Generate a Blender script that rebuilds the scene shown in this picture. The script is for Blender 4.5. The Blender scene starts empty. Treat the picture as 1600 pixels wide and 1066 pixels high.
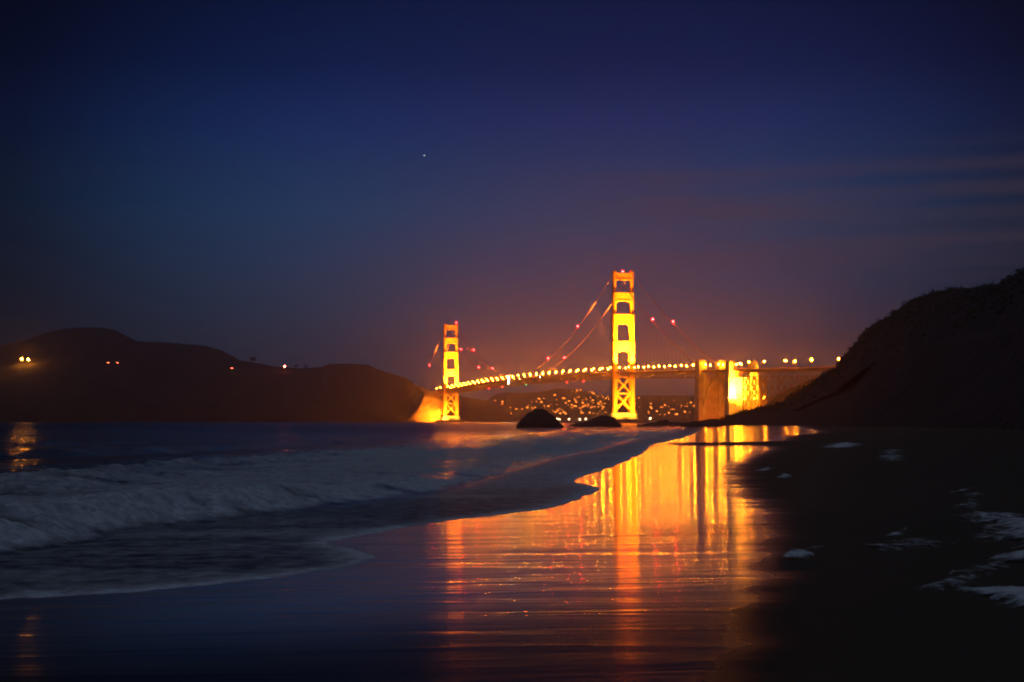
import bpy, math, random
import numpy as np
from mathutils import Vector, noise, Matrix

S = bpy.context.scene
C = S.collection
random.seed(7)
R = math.radians

# ------------------------------------------------------------------ camera
EYE, FPX, CX, HY = 1.5, 2380.0, 800.0, 658.5      # eye height (m) and lens, in pixels of a 1600 px wide frame
cam_data = bpy.data.cameras.new('camera')
cam = bpy.data.objects.new('camera', cam_data)
C.objects.link(cam)
cam.location = (0, 0, EYE)
cam.rotation_euler = (R(90), 0, 0)
cam_data.sensor_width = 36.0
cam_data.lens = FPX / 1600 * 36.0
cam_data.shift_y = (HY - 533) / 1600
cam_data.clip_start = 0.1
cam_data.clip_end = 60000
S.camera = cam

# ------------------------------------------------------------------ world: dusk sky
SUN_ELEV, SUN_ROT = -5.0, 245.0
w = bpy.data.worlds.new('World')
S.world = w
w.use_nodes = True
nt = w.node_tree
nt.nodes.clear()
def N(tree, t, **k):
    n = tree.nodes.new(t)
    for a, v in k.items():
        if a == 'inp':
            for i, x in v.items():
                n.inputs[i].default_value = x
        else:
            setattr(n, a, v)
    return n
def ramp(tree, stops, interp='LINEAR'):
    n = tree.nodes.new('ShaderNodeValToRGB')
    el = n.color_ramp.elements
    n.color_ramp.interpolation = interp
    while len(el) < len(stops):
        el.new(0.5)
    for e, (p, c) in zip(el, stops):
        e.position = p
        e.color = (*c, 1) if len(c) == 3 else c
    return n
L = nt.links.new
sky = N(nt, 'ShaderNodeTexSky', sky_type='NISHITA', sun_disc=False)
sky.sun_elevation, sky.sun_rotation = R(SUN_ELEV), R(SUN_ROT)
sky.air_density, sky.dust_density, sky.ozone_density = 1.0, 1.5, 3.0
bg1 = N(nt, 'ShaderNodeBackground', inp={1: 0.03})
L(sky.outputs[0], bg1.inputs[0])
# night-blue airglow and the city's dull glow along the horizon, by direction of the sky
geo = N(nt, 'ShaderNodeTexCoord')
nrm = N(nt, 'ShaderNodeVectorMath', operation='NORMALIZE')
L(geo.outputs['Generated'], nrm.inputs[0])
sep = N(nt, 'ShaderNodeSeparateXYZ')
L(nrm.outputs[0], sep.inputs[0])
alt = ramp(nt, [(0.0, (0.044, 0.040, 0.054)), (0.045, (0.030, 0.042, 0.080)), (0.075, (0.018, 0.044, 0.098)), (0.135, (0.008, 0.045, 0.128)),
                (0.19, (0.004, 0.025, 0.115)), (0.225, (0.0010, 0.013, 0.074)), (0.27, (0.0006, 0.008, 0.048)), (0.40, (0.022, 0.031, 0.055)), (1.0, (0.090, 0.112, 0.155))])
L(sep.outputs['Z'], alt.inputs[0])
# brighter patch of sky over the strait, dimmer away from it
dotn = N(nt, 'ShaderNodeVectorMath', operation='DOT_PRODUCT')
L(nrm.outputs[0], dotn.inputs[0])
gd = Vector((0.02, 1.0, 0.135)).normalized()
dotn.inputs[1].default_value = gd
az = ramp(nt, [(0.0, (0.9,) * 3), (0.80, (0.45,) * 3), (0.91, (0.12,) * 3), (0.945, (0.20,) * 3), (0.965, (0.55,) * 3), (0.985, (0.95,) * 3), (1.0, (1.15,) * 3)], 'B_SPLINE')
L(dotn.outputs['Value'], az.inputs[0])
mul = N(nt, 'ShaderNodeMix', data_type='RGBA', blend_type='MULTIPLY')
mul.inputs[0].default_value = 1
L(alt.outputs[0], mul.inputs[6]); L(az.outputs[0], mul.inputs[7])
# thin rose-grey streaks of cloud, long and flat
cm = N(nt, 'ShaderNodeMapping')
cm.inputs['Scale'].default_value = (2.0, 2.0, 42)
L(nrm.outputs[0], cm.inputs[0])
cn = N(nt, 'ShaderNodeTexNoise', inp={'Scale': 1.6, 'Detail': 4, 'Roughness': 0.55})
L(cm.outputs[0], cn.inputs['Vector'])
cr = ramp(nt, [(0.38, (0, 0, 0)), (0.85, (1, 1, 1))])
L(cn.outputs[0], cr.inputs[0])
side = ramp(nt, [(0.49, (0.06,) * 3), (0.57, (1, 1, 1))], 'EASE')
sx = N(nt, 'ShaderNodeMath', operation='MULTIPLY_ADD', inp={1: 0.5, 2: 0.5})
L(sep.outputs['X'], sx.inputs[0]); L(sx.outputs[0], side.inputs[0])
band = ramp(nt, [(0.06, (0, 0, 0)), (0.11, (1, 1, 1)), (0.15, (1, 1, 1)), (0.19, (0, 0, 0))], 'EASE')
L(sep.outputs['Z'], band.inputs[0])
c1 = N(nt, 'ShaderNodeMath', operation='MULTIPLY'); L(cr.outputs[0], c1.inputs[0]); L(side.outputs[0], c1.inputs[1])
c2 = N(nt, 'ShaderNodeMath', operation='MULTIPLY'); L(c1.outputs[0], c2.inputs[0]); L(band.outputs[0], c2.inputs[1])
cadd = N(nt, 'ShaderNodeMix', data_type='RGBA', blend_type='MIX')
L(c2.outputs[0], cadd.inputs[0]); L(mul.outputs[2], cadd.inputs[6])
cadd.inputs[7].default_value = (0.052, 0.036, 0.056, 1)
bg2 = N(nt, 'ShaderNodeBackground', inp={1: 1.0})
L(cadd.outputs[2], bg2.inputs[0])
add = N(nt, 'ShaderNodeAddShader')
L(bg1.outputs[0], add.inputs[0]); L(bg2.outputs[0], add.inputs[1])
wo = N(nt, 'ShaderNodeOutputWorld')
L(add.outputs[0], wo.inputs[0])

# ------------------------------------------------------------------ render settings
S.view_settings.view_transform = 'Standard'
S.view_settings.look = 'None'
S.view_settings.gamma = 1
S.view_settings.exposure = 0.0
S.cycles.use_denoising = True
S.cycles.denoiser = 'OPENIMAGEDENOISE'
S.cycles.use_adaptive_sampling = False
S.cycles.pixel_filter_type = 'BLACKMAN_HARRIS'
S.cycles.filter_width = 2.0
S.cycles.max_bounces = 4
S.cycles.diffuse_bounces = 1
S.cycles.glossy_bounces = 2
S.cycles.volume_bounces = 0
S.cycles.transmission_bounces = 2
S.cycles.sample_clamp_indirect = 4.0
S.cycles.sample_clamp_direct = 0.0
S.cycles.use_light_tree = True
S.cycles.caustics_reflective = False

# ------------------------------------------------------------------ helpers
class MB:
    def __init__(self):
        self.v, self.f, self.mi = [], [], []
    def add(self, verts, faces, m=0):
        b = len(self.v)
        self.v.extend([tuple(p) for p in verts])
        self.f.extend([tuple(i + b for i in f) for f in faces])
        self.mi.extend([m] * len(faces))
    def box(self, x0, x1, y0, y1, z0, z1, m=0):
        self.add([(x0, y0, z0), (x1, y0, z0), (x1, y1, z0), (x0, y1, z0), (x0, y0, z1), (x1, y0, z1), (x1, y1, z1), (x0, y1, z1)],
                 [(0, 3, 2, 1), (4, 5, 6, 7), (0, 1, 5, 4), (1, 2, 6, 5), (2, 3, 7, 6), (3, 0, 4, 7)], m)
    def frustum(self, a, b, m=0):
        """a, b: (x0,x1,y0,y1,z) lower and upper rectangles"""
        p = []
        for x0, x1, y0, y1, z in (a, b):
            p += [(x0, y0, z), (x1, y0, z), (x1, y1, z), (x0, y1, z)]
        self.add(p, [(0, 3, 2, 1), (4, 5, 6, 7), (0, 1, 5, 4), (1, 2, 6, 5), (2, 3, 7, 6), (3, 0, 4, 7)], m)
    def bar(self, p, q, rad, n=4, m=0, rad2=None):
        p, q = Vector(p), Vector(q)
        d = (q - p)
        if d.length < 1e-6:
            return
        d.normalize()
        up = Vector((0, 0, 1)) if abs(d.z) < 0.95 else Vector((1, 0, 0))
        a = d.cross(up).normalized(); b = d.cross(a).normalized()
        r2 = rad if rad2 is None else rad2
        vs = []
        for c, r in ((p, rad), (q, r2)):
            for k in range(n):
                t = 2 * math.pi * (k + 0.5) / n
                vs.append(c + a * (math.cos(t) * r) + b * (math.sin(t) * r))
        fs = [(k, (k + 1) % n, n + (k + 1) % n, n + k) for k in range(n)]
        fs += [tuple(range(n - 1, -1, -1)), tuple(range(n, 2 * n))]
        self.add(vs, fs, m)
    def tube(self, pts, rad, n=6, m=0):
        vs, fs = [], []
        pts = [Vector(p) for p in pts]
        for i, p in enumerate(pts):
            d = (pts[min(i + 1, len(pts) - 1)] - pts[max(i - 1, 0)]).normalized()
            up = Vector((0, 0, 1)) if abs(d.z) < 0.95 else Vector((1, 0, 0))
            a = d.cross(up).normalized(); b = d.cross(a).normalized()
            for k in range(n):
                t = 2 * math.pi * k / n
                vs.append(p + a * (math.cos(t) * rad) + b * (math.sin(t) * rad))
        for i in range(len(pts) - 1):
            for k in range(n):
                fs.append((i * n + k, i * n + (k + 1) % n, (i + 1) * n + (k + 1) % n, (i + 1) * n + k))
        self.add(vs, fs, m)
    def ball(self, c, r, seg=8, rings=5, m=0, sz=1.0):
        vs, fs = [], []
        vs.append((c[0], c[1], c[2] + r * sz))
        for i in range(1, rings):
            a = math.pi * i / rings
            for k in range(seg):
                t = 2 * math.pi * k / seg
                vs.append((c[0] + r * math.sin(a) * math.cos(t), c[1] + r * math.sin(a) * math.sin(t), c[2] + r * sz * math.cos(a)))
        vs.append((c[0], c[1], c[2] - r * sz))
        for k in range(seg):
            fs.append((0, 1 + k, 1 + (k + 1) % seg))
            for i in range(rings - 2):
                b = 1 + i * seg
                fs.append((b + k, b + seg + k, b + seg + (k + 1) % seg, b + (k + 1) % seg))
            b = 1 + (rings - 2) * seg
            fs.append((b + k, len(vs) - 1, b + (k + 1) % seg))
        self.add(vs, fs, m)
    def build(self, name, mats, parent=None, smooth=False):
        me = bpy.data.meshes.new(name)
        me.from_pydata(self.v, [], self.f)
        for mm in (mats if isinstance(mats, (list, tuple)) else [mats]):
            me.materials.append(mm)
        if any(self.mi):
            me.polygons.foreach_set('material_index', self.mi)
        if smooth:
            me.polygons.foreach_set('use_smooth', [True] * len(me.polygons))
        me.update()
        o = bpy.data.objects.new(name, me)
        C.objects.link(o)
        if parent:
            o.parent = parent
        return o

def tag(o, label=None, cat=None, group=None, kind=None):
    for k, v in (('label', label), ('category', cat), ('group', group), ('kind', kind)):
        if v:
            o[k] = v
    return o
def empty(name, loc=(0, 0, 0), rz=0, parent=None):
    o = bpy.data.objects.new(name, None)
    C.objects.link(o)
    o.location = loc
    o.rotation_euler = (0, 0, rz)
    o.empty_display_size = 0.5
    if parent:
        o.parent = parent
    return o
def copy_tree(o, parent=None):
    c = o.copy()
    C.objects.link(c)
    if parent:
        c.parent = parent
    for ch in [x for x in KIDS.get(o.name, [])]:
        copy_tree(ch, c)
    return c
KIDS = {}
def remember(root):
    for x in [root] + list(root.children_recursive):
        KIDS[x.name] = list(x.children)

def mat(name, col, rough=0.6, metal=0.0, spec=None, var=0.0, scale=1.0, bump=0.0, bscale=None):
    m = bpy.data.materials.new(name)
    m.use_nodes = True
    t = m.node_tree
    p = t.nodes['Principled BSDF']
    p.inputs['Base Color'].default_value = (*col, 1)
    p.inputs['Roughness'].default_value = rough
    p.inputs['Metallic'].default_value = metal
    if spec is not None:
        p.inputs['Specular IOR Level'].default_value = spec
    if var or bump:
        tc = t.nodes.new('ShaderNodeTexCoord')
        n = N(t, 'ShaderNodeTexNoise', inp={'Scale': scale, 'Detail': 6, 'Roughness': 0.62})
        t.links.new(tc.outputs['Object'], n.inputs['Vector'])
        if var:
            r = ramp(t, [(0.3, tuple(c * (1 - var) for c in col)), (0.7, tuple(min(1, c * (1 + var)) for c in col))])
            t.links.new(n.outputs[0], r.inputs[0])
            t.links.new(r.outputs[0], p.inputs['Base Color'])
        if bump:
            n2 = N(t, 'ShaderNodeTexNoise', inp={'Scale': bscale or scale * 3, 'Detail': 5})
            t.links.new(tc.outputs['Object'], n2.inputs['Vector'])
            b = N(t, 'ShaderNodeBump', inp={'Strength': 1.0, 'Distance': bump})
            t.links.new(n2.outputs[0], b.inputs['Height'])
            t.links.new(b.outputs[0], p.inputs['Normal'])
    return m
def glow(name, col, strength):
    m = bpy.data.materials.new(name)
    m.use_nodes = True
    t = m.node_tree
    t.nodes.clear()
    e = N(t, 'ShaderNodeEmission', inp={0: (*col, 1), 1: strength})
    o = N(t, 'ShaderNodeOutputMaterial')
    t.links.new(e.outputs[0], o.inputs[0])
    return m

M = dict(
    steel=mat('orange_paint', (0.56, 0.19, 0.022), 0.55, var=0.18, scale=0.12),
    cable=mat('cable_paint', (0.50, 0.16, 0.05), 0.5),
    rope=mat('suspender_wire', (0.10, 0.035, 0.012), 0.6),
    concrete=mat('concrete', (0.34, 0.30, 0.26), 0.9, var=0.3, scale=0.12, bump=0.3),
    road=mat('asphalt', (0.05, 0.05, 0.05), 0.85, var=0.2, scale=0.3),
    dark=mat('dark_metal', (0.06, 0.06, 0.06), 0.5),
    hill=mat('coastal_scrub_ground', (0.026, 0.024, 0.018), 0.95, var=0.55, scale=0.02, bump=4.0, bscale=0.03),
    cliff=mat('cliff_rock', (0.30, 0.17, 0.06), 0.95, var=0.55, scale=0.035, bump=6.0, bscale=0.05),
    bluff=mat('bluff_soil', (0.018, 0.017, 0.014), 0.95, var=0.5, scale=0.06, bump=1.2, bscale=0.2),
    rock=mat('sea_rock', (0.040, 0.034, 0.030), 0.7, var=0.4, scale=0.4, bump=0.35, bscale=0.9),
    leaf=mat('scrub_leaf', (0.045, 0.055, 0.025), 0.8),
    bark=mat('bark', (0.06, 0.045, 0.03), 0.9),
    house=mat('house_paint', (0.35, 0.32, 0.28), 0.8),
    roof=mat('roof_tile', (0.12, 0.07, 0.05), 0.8),
    amber=glow('sodium_lamp', (1.0, 0.23, 0.003), 2200),
    amber_tall=glow('sodium_lamp_tall', (1.0, 0.22, 0.003), 2600),
    red=glow('red_beacon', (1.0, 0.006, 0.0055), 600),
    red_deep=glow('red_navigation_lamp', (1.0, 0.012, 0.012), 30),
    green=glow('green_navigation_lamp', (0.1, 1.0, 0.25), 14),
    white=glow('white_lamp', (1.0, 0.93, 0.78), 90),
    lens=glow('floodlight_lens', (1.0, 0.6, 0.12), 60),
    window=glow('lit_window', (1.0, 0.24, 0.02), 14.0),
    shore=glow('shore_lamp_glow', (1.0, 0.62, 0.28), 30),
    star=glow('starlight', (1.0, 0.85, 0.75), 2.6),
)

for k_ in ('window', 'lens', 'star', 'green', 'red_deep'):
    M[k_].cycles.emission_sampling = 'NONE'      # too small or too faint to light anything else

def px2m(px, y):
    return (px - CX) / FPX * y
def py2z(py, y):
    return EYE + (HY - py) / FPX * y

# ------------------------------------------------------------------ shore lines on the ground plane
def gp(px, py, z=0.0):
    d = (EYE - z) * FPX / (py - HY)
    return (px2m(px, d), d)
EDGE = [(-30, -14), (-12, 4.0)] + [gp(*p) for p in [(-120, 945), (60, 932), (200, 924), (330, 913), (450, 900), (540, 886), (572, 870), (548, 858), (505, 849), (540, 838), (690, 813), (780, 804),
        (868, 791), (905, 775), (932, 763), (898, 753), (905, 744), (960, 726), (1000, 708), (1015, 697), (1040, 690)]] + [(17, 150), (31, 250), (62, 480), (115, 720), (185, 1000), (260, 1600), (420, 2100)]
FRONT = [(-40, -14), (-14, 4), (-8, 12.5)] + [gp(*p) for p in [(0, 862), (150, 838), (300, 813), (420, 802), (640, 776), (760, 750), (870, 718), (940, 702)]] + [(9.5, 118), (14, 150), (28, 250), (57, 480), (108, 720), (178, 1000), (250, 1600), (410, 2100)]
WET = [(6, -14), (0.9, 4.0)] + [gp(*p) for p in [(1120, 1120), (1165, 1000), (1195, 880), (1195, 815), (1150, 775), (1138, 750), (1150, 725), (1205, 702), (1222, 690), (1225, 683)]] + [(38, 190), (62, 330), (90, 480), (140, 720), (210, 1000), (290, 1600), (440, 2100)]

def smooth_line(P, sub=5):
    P = np.array(P, float)
    out = []
    for i in range(1, len(P) - 2):
        p0, p1, p2, p3 = P[i - 1], P[i], P[i + 1], P[i + 2]
        for k in range(sub):
            t = k / sub
            out.append(0.5 * (2 * p1 + (p2 - p0) * t + (2 * p0 - 5 * p1 + 4 * p2 - p3) * t * t + (3 * p1 - p0 - 3 * p2 + p3) * t ** 3))
    return [tuple(P[0])] + [tuple(p) for p in out] + [tuple(P[-2]), tuple(P[-1])]

def sdist(poly, X, Y):
    """signed distance to a polyline running away from the camera; positive on its left (the sea side)"""
    P = np.array(poly)
    best = np.full(X.shape, 1e18); sign = np.ones(X.shape)
    for (ax, ay), (bx, by) in zip(P[:-1], P[1:]):
        dx, dy = bx - ax, by - ay
        l2 = dx * dx + dy * dy
        t = np.clip(((X - ax) * dx + (Y - ay) * dy) / l2, 0, 1)
        ex, ey = X - ax - t * dx, Y - ay - t * dy
        d2 = ex * ex + ey * ey
        cr_ = dx * (Y - ay) - dy * (X - ax)
        near = d2 < best
        best = np.where(near, d2, best)
        sign = np.where(near, np.sign(cr_ + 1e-12), sign)
    return np.sqrt(best) * sign

def sst(a, b, x):
    t = np.clip((x - a) / (b - a), 0, 1)
    return t * t * (3 - 2 * t)

def vnoise(X, Y, sc, seed=0, octv=3):
    """cheap value noise"""
    out = np.zeros(X.shape); amp = 1.0; tot = 0
    for o in range(octv):
        x, y = X * sc + 17.3 * o + seed * 3.7, Y * sc - 9.1 * o + seed * 5.3
        xi, yi = np.floor(x), np.floor(y)
        fx, fy = x - xi, y - yi
        fx, fy = fx * fx * (3 - 2 * fx), fy * fy * (3 - 2 * fy)
        def h(i, j):
            s = np.sin(i * 127.1 + j * 311.7 + seed * 74.7) * 43758.5453
            return s - np.floor(s)
        v = (h(xi, yi) * (1 - fx) + h(xi + 1, yi) * fx) * (1 - fy) + (h(xi, yi + 1) * (1 - fx) + h(xi + 1, yi + 1) * fx) * fy
        out += amp * v; tot += amp
        amp *= 0.5; sc *= 2.07
    return out / tot

SHORE = [(-40, -30), (-14, -25), (0, -12), (8, -7), (14, -3.4), (20, -1.2), (30, 0.6), (45, 2.6), (70, 5.4), (110, 10.2), (150, 16.5), (250, 30), (480, 61), (720, 114), (1000, 184), (1600, 259), (2200, 430)]
def shore_x(Y):
    """smooth mean shoreline: X of the water's edge at each distance"""
    q = np.linspace(-40, 2200, 4000)
    v = np.interp(np.cbrt(q), np.cbrt([a for a, b in SHORE]), [b for a, b in SHORE])
    k = np.cbrt(q)
    kk = np.linspace(k[0], k[-1], 1500); vv = np.interp(kk, k, v)
    for _ in range(3):
        vv = np.convolve(np.pad(vv, 30, 'edge'), np.ones(61) / 61, 'valid')
    return np.interp(np.cbrt(np.clip(Y, -40, 2200)), kk, vv)
def sand_z(X, Y, u=None):
    """one smooth beach face rising gently landward"""
    q = X - shore_x(Y)
    soft = lambda a, b: b * np.log1p(np.exp(np.clip(a / b, -60, 60)))
    return 0.016 * np.clip(q, -90, 90) - 0.010 * soft(q - 20, 8) + 0.004

def polar_grid(dense=26, n_az=420, d0=0.6, d1=14000, nd=420):
    az = np.concatenate([np.linspace(-180, -dense - 4, 30)[:-1], np.linspace(-dense - 4, -dense, 5)[:-1], np.linspace(-dense, dense, n_az), np.linspace(dense, dense + 4, 5)[1:], np.linspace(dense + 4, 180, 30)[1:]])
    d = d0 * (d1 / d0) ** np.linspace(0, 1, nd)
    # rows as even as they can be on screen: mix log spacing with 1/d spacing between 8 and 500 m
    inv = 1 / np.linspace(1 / 7.5, 1 / 700.0, nd)
    d = np.unique(np.concatenate([d[::4], inv]))
    A, D = np.meshgrid(np.radians(az), d)
    return A, D, D * np.sin(A), D * np.cos(A)

def grid_obj(name, X, Y, Z, m, attrs=None, keep=None):
    nr, nc = X.shape
    V = np.stack([X, Y, Z], -1).reshape(-1, 3)
    i = np.arange((nr - 1) * nc).reshape(nr - 1, nc)[:, :-1]
    F = np.stack([i, i + 1, i + nc + 1, i + nc], -1)
    if keep is not None:
        k = keep[:-1, :-1] | keep[1:, :-1] | keep[:-1, 1:] | keep[1:, 1:]
        F = F[k]
    F = F.reshape(-1, 4)
    used = np.zeros(len(V), bool); used[F.ravel()] = True
    idx = np.cumsum(used) - 1
    F = idx[F]
    me = bpy.data.meshes.new(name)
    me.vertices.add(int(used.sum())); me.vertices.foreach_set('co', V[used].ravel())
    me.loops.add(F.size); me.loops.foreach_set('vertex_index', F.ravel().astype(np.int32))
    me.polygons.add(len(F)); me.polygons.foreach_set('loop_start', np.arange(0, F.size, 4, dtype=np.int32))
    me.polygons.foreach_set('use_smooth', np.ones(len(F), bool))
    me.materials.append(m)
    me.update(calc_edges=True)
    for k, a in (attrs or {}).items():
        at = me.attributes.new(k, 'FLOAT', 'POINT')
        at.data.foreach_set('value', a.reshape(-1)[used].astype(np.float32))
    me.validate()
    o = bpy.data.objects.new(name, me)
    C.objects.link(o)
    return o

# ------------------------------------------------------------------ sand
def sand_material():
    m = bpy.data.materials.new('beach_sand')
    m.use_nodes = True
    t = m.node_tree; p = t.nodes['Principled BSDF']; l = t.links.new
    at = N(t, 'ShaderNodeAttribute', attribute_name='wet')
    tc = N(t, 'ShaderNodeTexCoord')
    n1 = N(t, 'ShaderNodeTexNoise', inp={'Scale': 0.9, 'Detail': 5})
    mp = N(t, 'ShaderNodeMapping'); mp.inputs['Rotation'].default_value = (0, 0, R(-14)); mp.inputs['Scale'].default_value = (0.5, 0.9, 1)
    l(tc.outputs['Object'], mp.inputs[0]); l(mp.outputs[0], n1.inputs['Vector'])
    # ragged wet edge
    a = N(t, 'ShaderNodeMath', operation='MULTIPLY_ADD', inp={1: 0.7, 2: -0.35})
    l(n1.outputs[0], a.inputs[0])
    s = N(t, 'ShaderNodeMath', operation='ADD'); l(at.outputs['Fac'], s.inputs[0]); l(a.outputs[0], s.inputs[1])
    wr = ramp(t, [(0.12, (0,) * 3), (0.80, (1,) * 3)], 'EASE'); l(s.outputs[0], wr.inputs[0])
    col = N(t, 'ShaderNodeMix', data_type='RGBA')
    col.inputs[6].default_value = (0.095, 0.070, 0.050, 1); col.inputs[7].default_value = (0.020, 0.016, 0.013, 1)
    l(wr.outputs[0], col.inputs[0]); l(col.outputs[2], p.inputs['Base Color'])
    dr = N(t, 'ShaderNodeAttribute', attribute_name='drain')
    wet_r = N(t, 'ShaderNodeMapRange', inp={'To Min': 0.088, 'To Max': 0.17}); l(dr.outputs['Fac'], wet_r.inputs[0])
    wet_s = N(t, 'ShaderNodeMapRange', inp={'To Min': 0.6, 'To Max': 0.2}); l(dr.outputs['Fac'], wet_s.inputs[0])
    ro = N(t, 'ShaderNodeMapRange', inp={'To Min': 0.75}); l(wet_r.outputs[0], ro.inputs['To Max']); l(wr.outputs[0], ro.inputs[0]); l(ro.outputs[0], p.inputs['Roughness'])
    sp = N(t, 'ShaderNodeMapRange', inp={'To Min': 0.06}); l(wet_s.outputs[0], sp.inputs['To Max']); l(wr.outputs[0], sp.inputs[0]); l(sp.outputs[0], p.inputs['Specular IOR Level'])
    p.inputs['IOR'].default_value = 1.4
    # long low ripples left by the backwash, parallel to the water's edge
    m2 = N(t, 'ShaderNodeMapping'); m2.inputs['Rotation'].default_value = (0, 0, R(-9)); m2.inputs['Scale'].default_value = (0.20, 1.25, 1)
    l(tc.outputs['Object'], m2.inputs[0])
    n2 = N(t, 'ShaderNodeTexNoise', inp={'Scale': 1.3, 'Detail': 4, 'Roughness': 0.5, 'Distortion': 0.8}); l(m2.outputs[0], n2.inputs['Vector'])
    n3 = N(t, 'ShaderNodeTexNoise', inp={'Scale': 22, 'Detail': 3}); l(tc.outputs['Object'], n3.inputs['Vector'])
    b1 = N(t, 'ShaderNodeBump', inp={'Strength': 1.0}); l(n2.outputs[0], b1.inputs['Height'])
    bd = N(t, 'ShaderNodeMapRange', inp={'To Min': 0.014, 'To Max': 0.0125}); l(dr.outputs['Fac'], bd.inputs[0]); l(bd.outputs[0], b1.inputs['Distance'])
    dd = N(t, 'ShaderNodeMapRange', inp={'To Min': 0.004, 'To Max': 0.0001}); l(wr.outputs[0], dd.inputs[0])
    b2 = N(t, 'ShaderNodeBump', inp={'Strength': 1.0}); l(n3.outputs[0], b2.inputs['Height']); l(dd.outputs[0], b2.inputs['Distance']); l(b1.outputs[0], b2.inputs['Normal'])
    l(b2.outputs[0], p.inputs['Normal'])
    mt = N(t, 'ShaderNodeBsdfDiffuse', inp={'Roughness': 0.6}); l(col.outputs[2], mt.inputs['Color']); l(b2.outputs[0], mt.inputs['Normal'])
    cov = N(t, 'ShaderNodeMath', operation='MULTIPLY_ADD', inp={1: -0.70, 2: 1.0}); l(dr.outputs['Fac'], cov.inputs[0])
    mxs = N(t, 'ShaderNodeMixShader'); l(cov.outputs[0], mxs.inputs[0]); l(mt.outputs[0], mxs.inputs[1]); l(p.outputs[0], mxs.inputs[2])
    l(mxs.outputs[0], t.nodes['Material Output'].inputs[0])
    return m
EDGE, FRONT, WET = smooth_line(EDGE), smooth_line(FRONT), smooth_line(WET)
A, D, X, Y = polar_grid()
uE = -sdist(EDGE, X, Y) + (vnoise(X, Y, 1.3, 21, 4) - .5) * (0.10 + 0.008 * D) * sst(300, 100, D)
qF = sdist(FRONT, X, Y)
vW = sdist(WET, X, Y)                       # positive on the wet side
wet = np.clip(0.58 + vW / (0.03 * D + 1.0), 0, 1)
bar_ = np.exp(-((Y - 96) / 9.0) ** 2) * sst(8, 12, X) * sst(24, 15, X)   # a drained sand bar with a pool behind it
wet = np.clip(wet - 0.9 * bar_, 0, 1)
Zs_smooth = sand_z(X, Y)
Zs = Zs_smooth + 0.05 * bar_ + (vnoise(X, Y, 0.5, 3) - 0.5) * 0.03 * (1 - wet) * sst(0, 4, uE)
far = D > 2600
Zs = np.where(far, -2.0, Zs - 0.25 * sst(3, 10, -uE))
beach = grid_obj('beach', X, Y, Zs, sand_material(), {'wet': wet, 'drain': sst(0.9, 3.6, uE / (1 + D * 0.06))})
tag(beach, 'dark sandy beach with a mirror wet strip along the water', 'beach', kind='structure')

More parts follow.
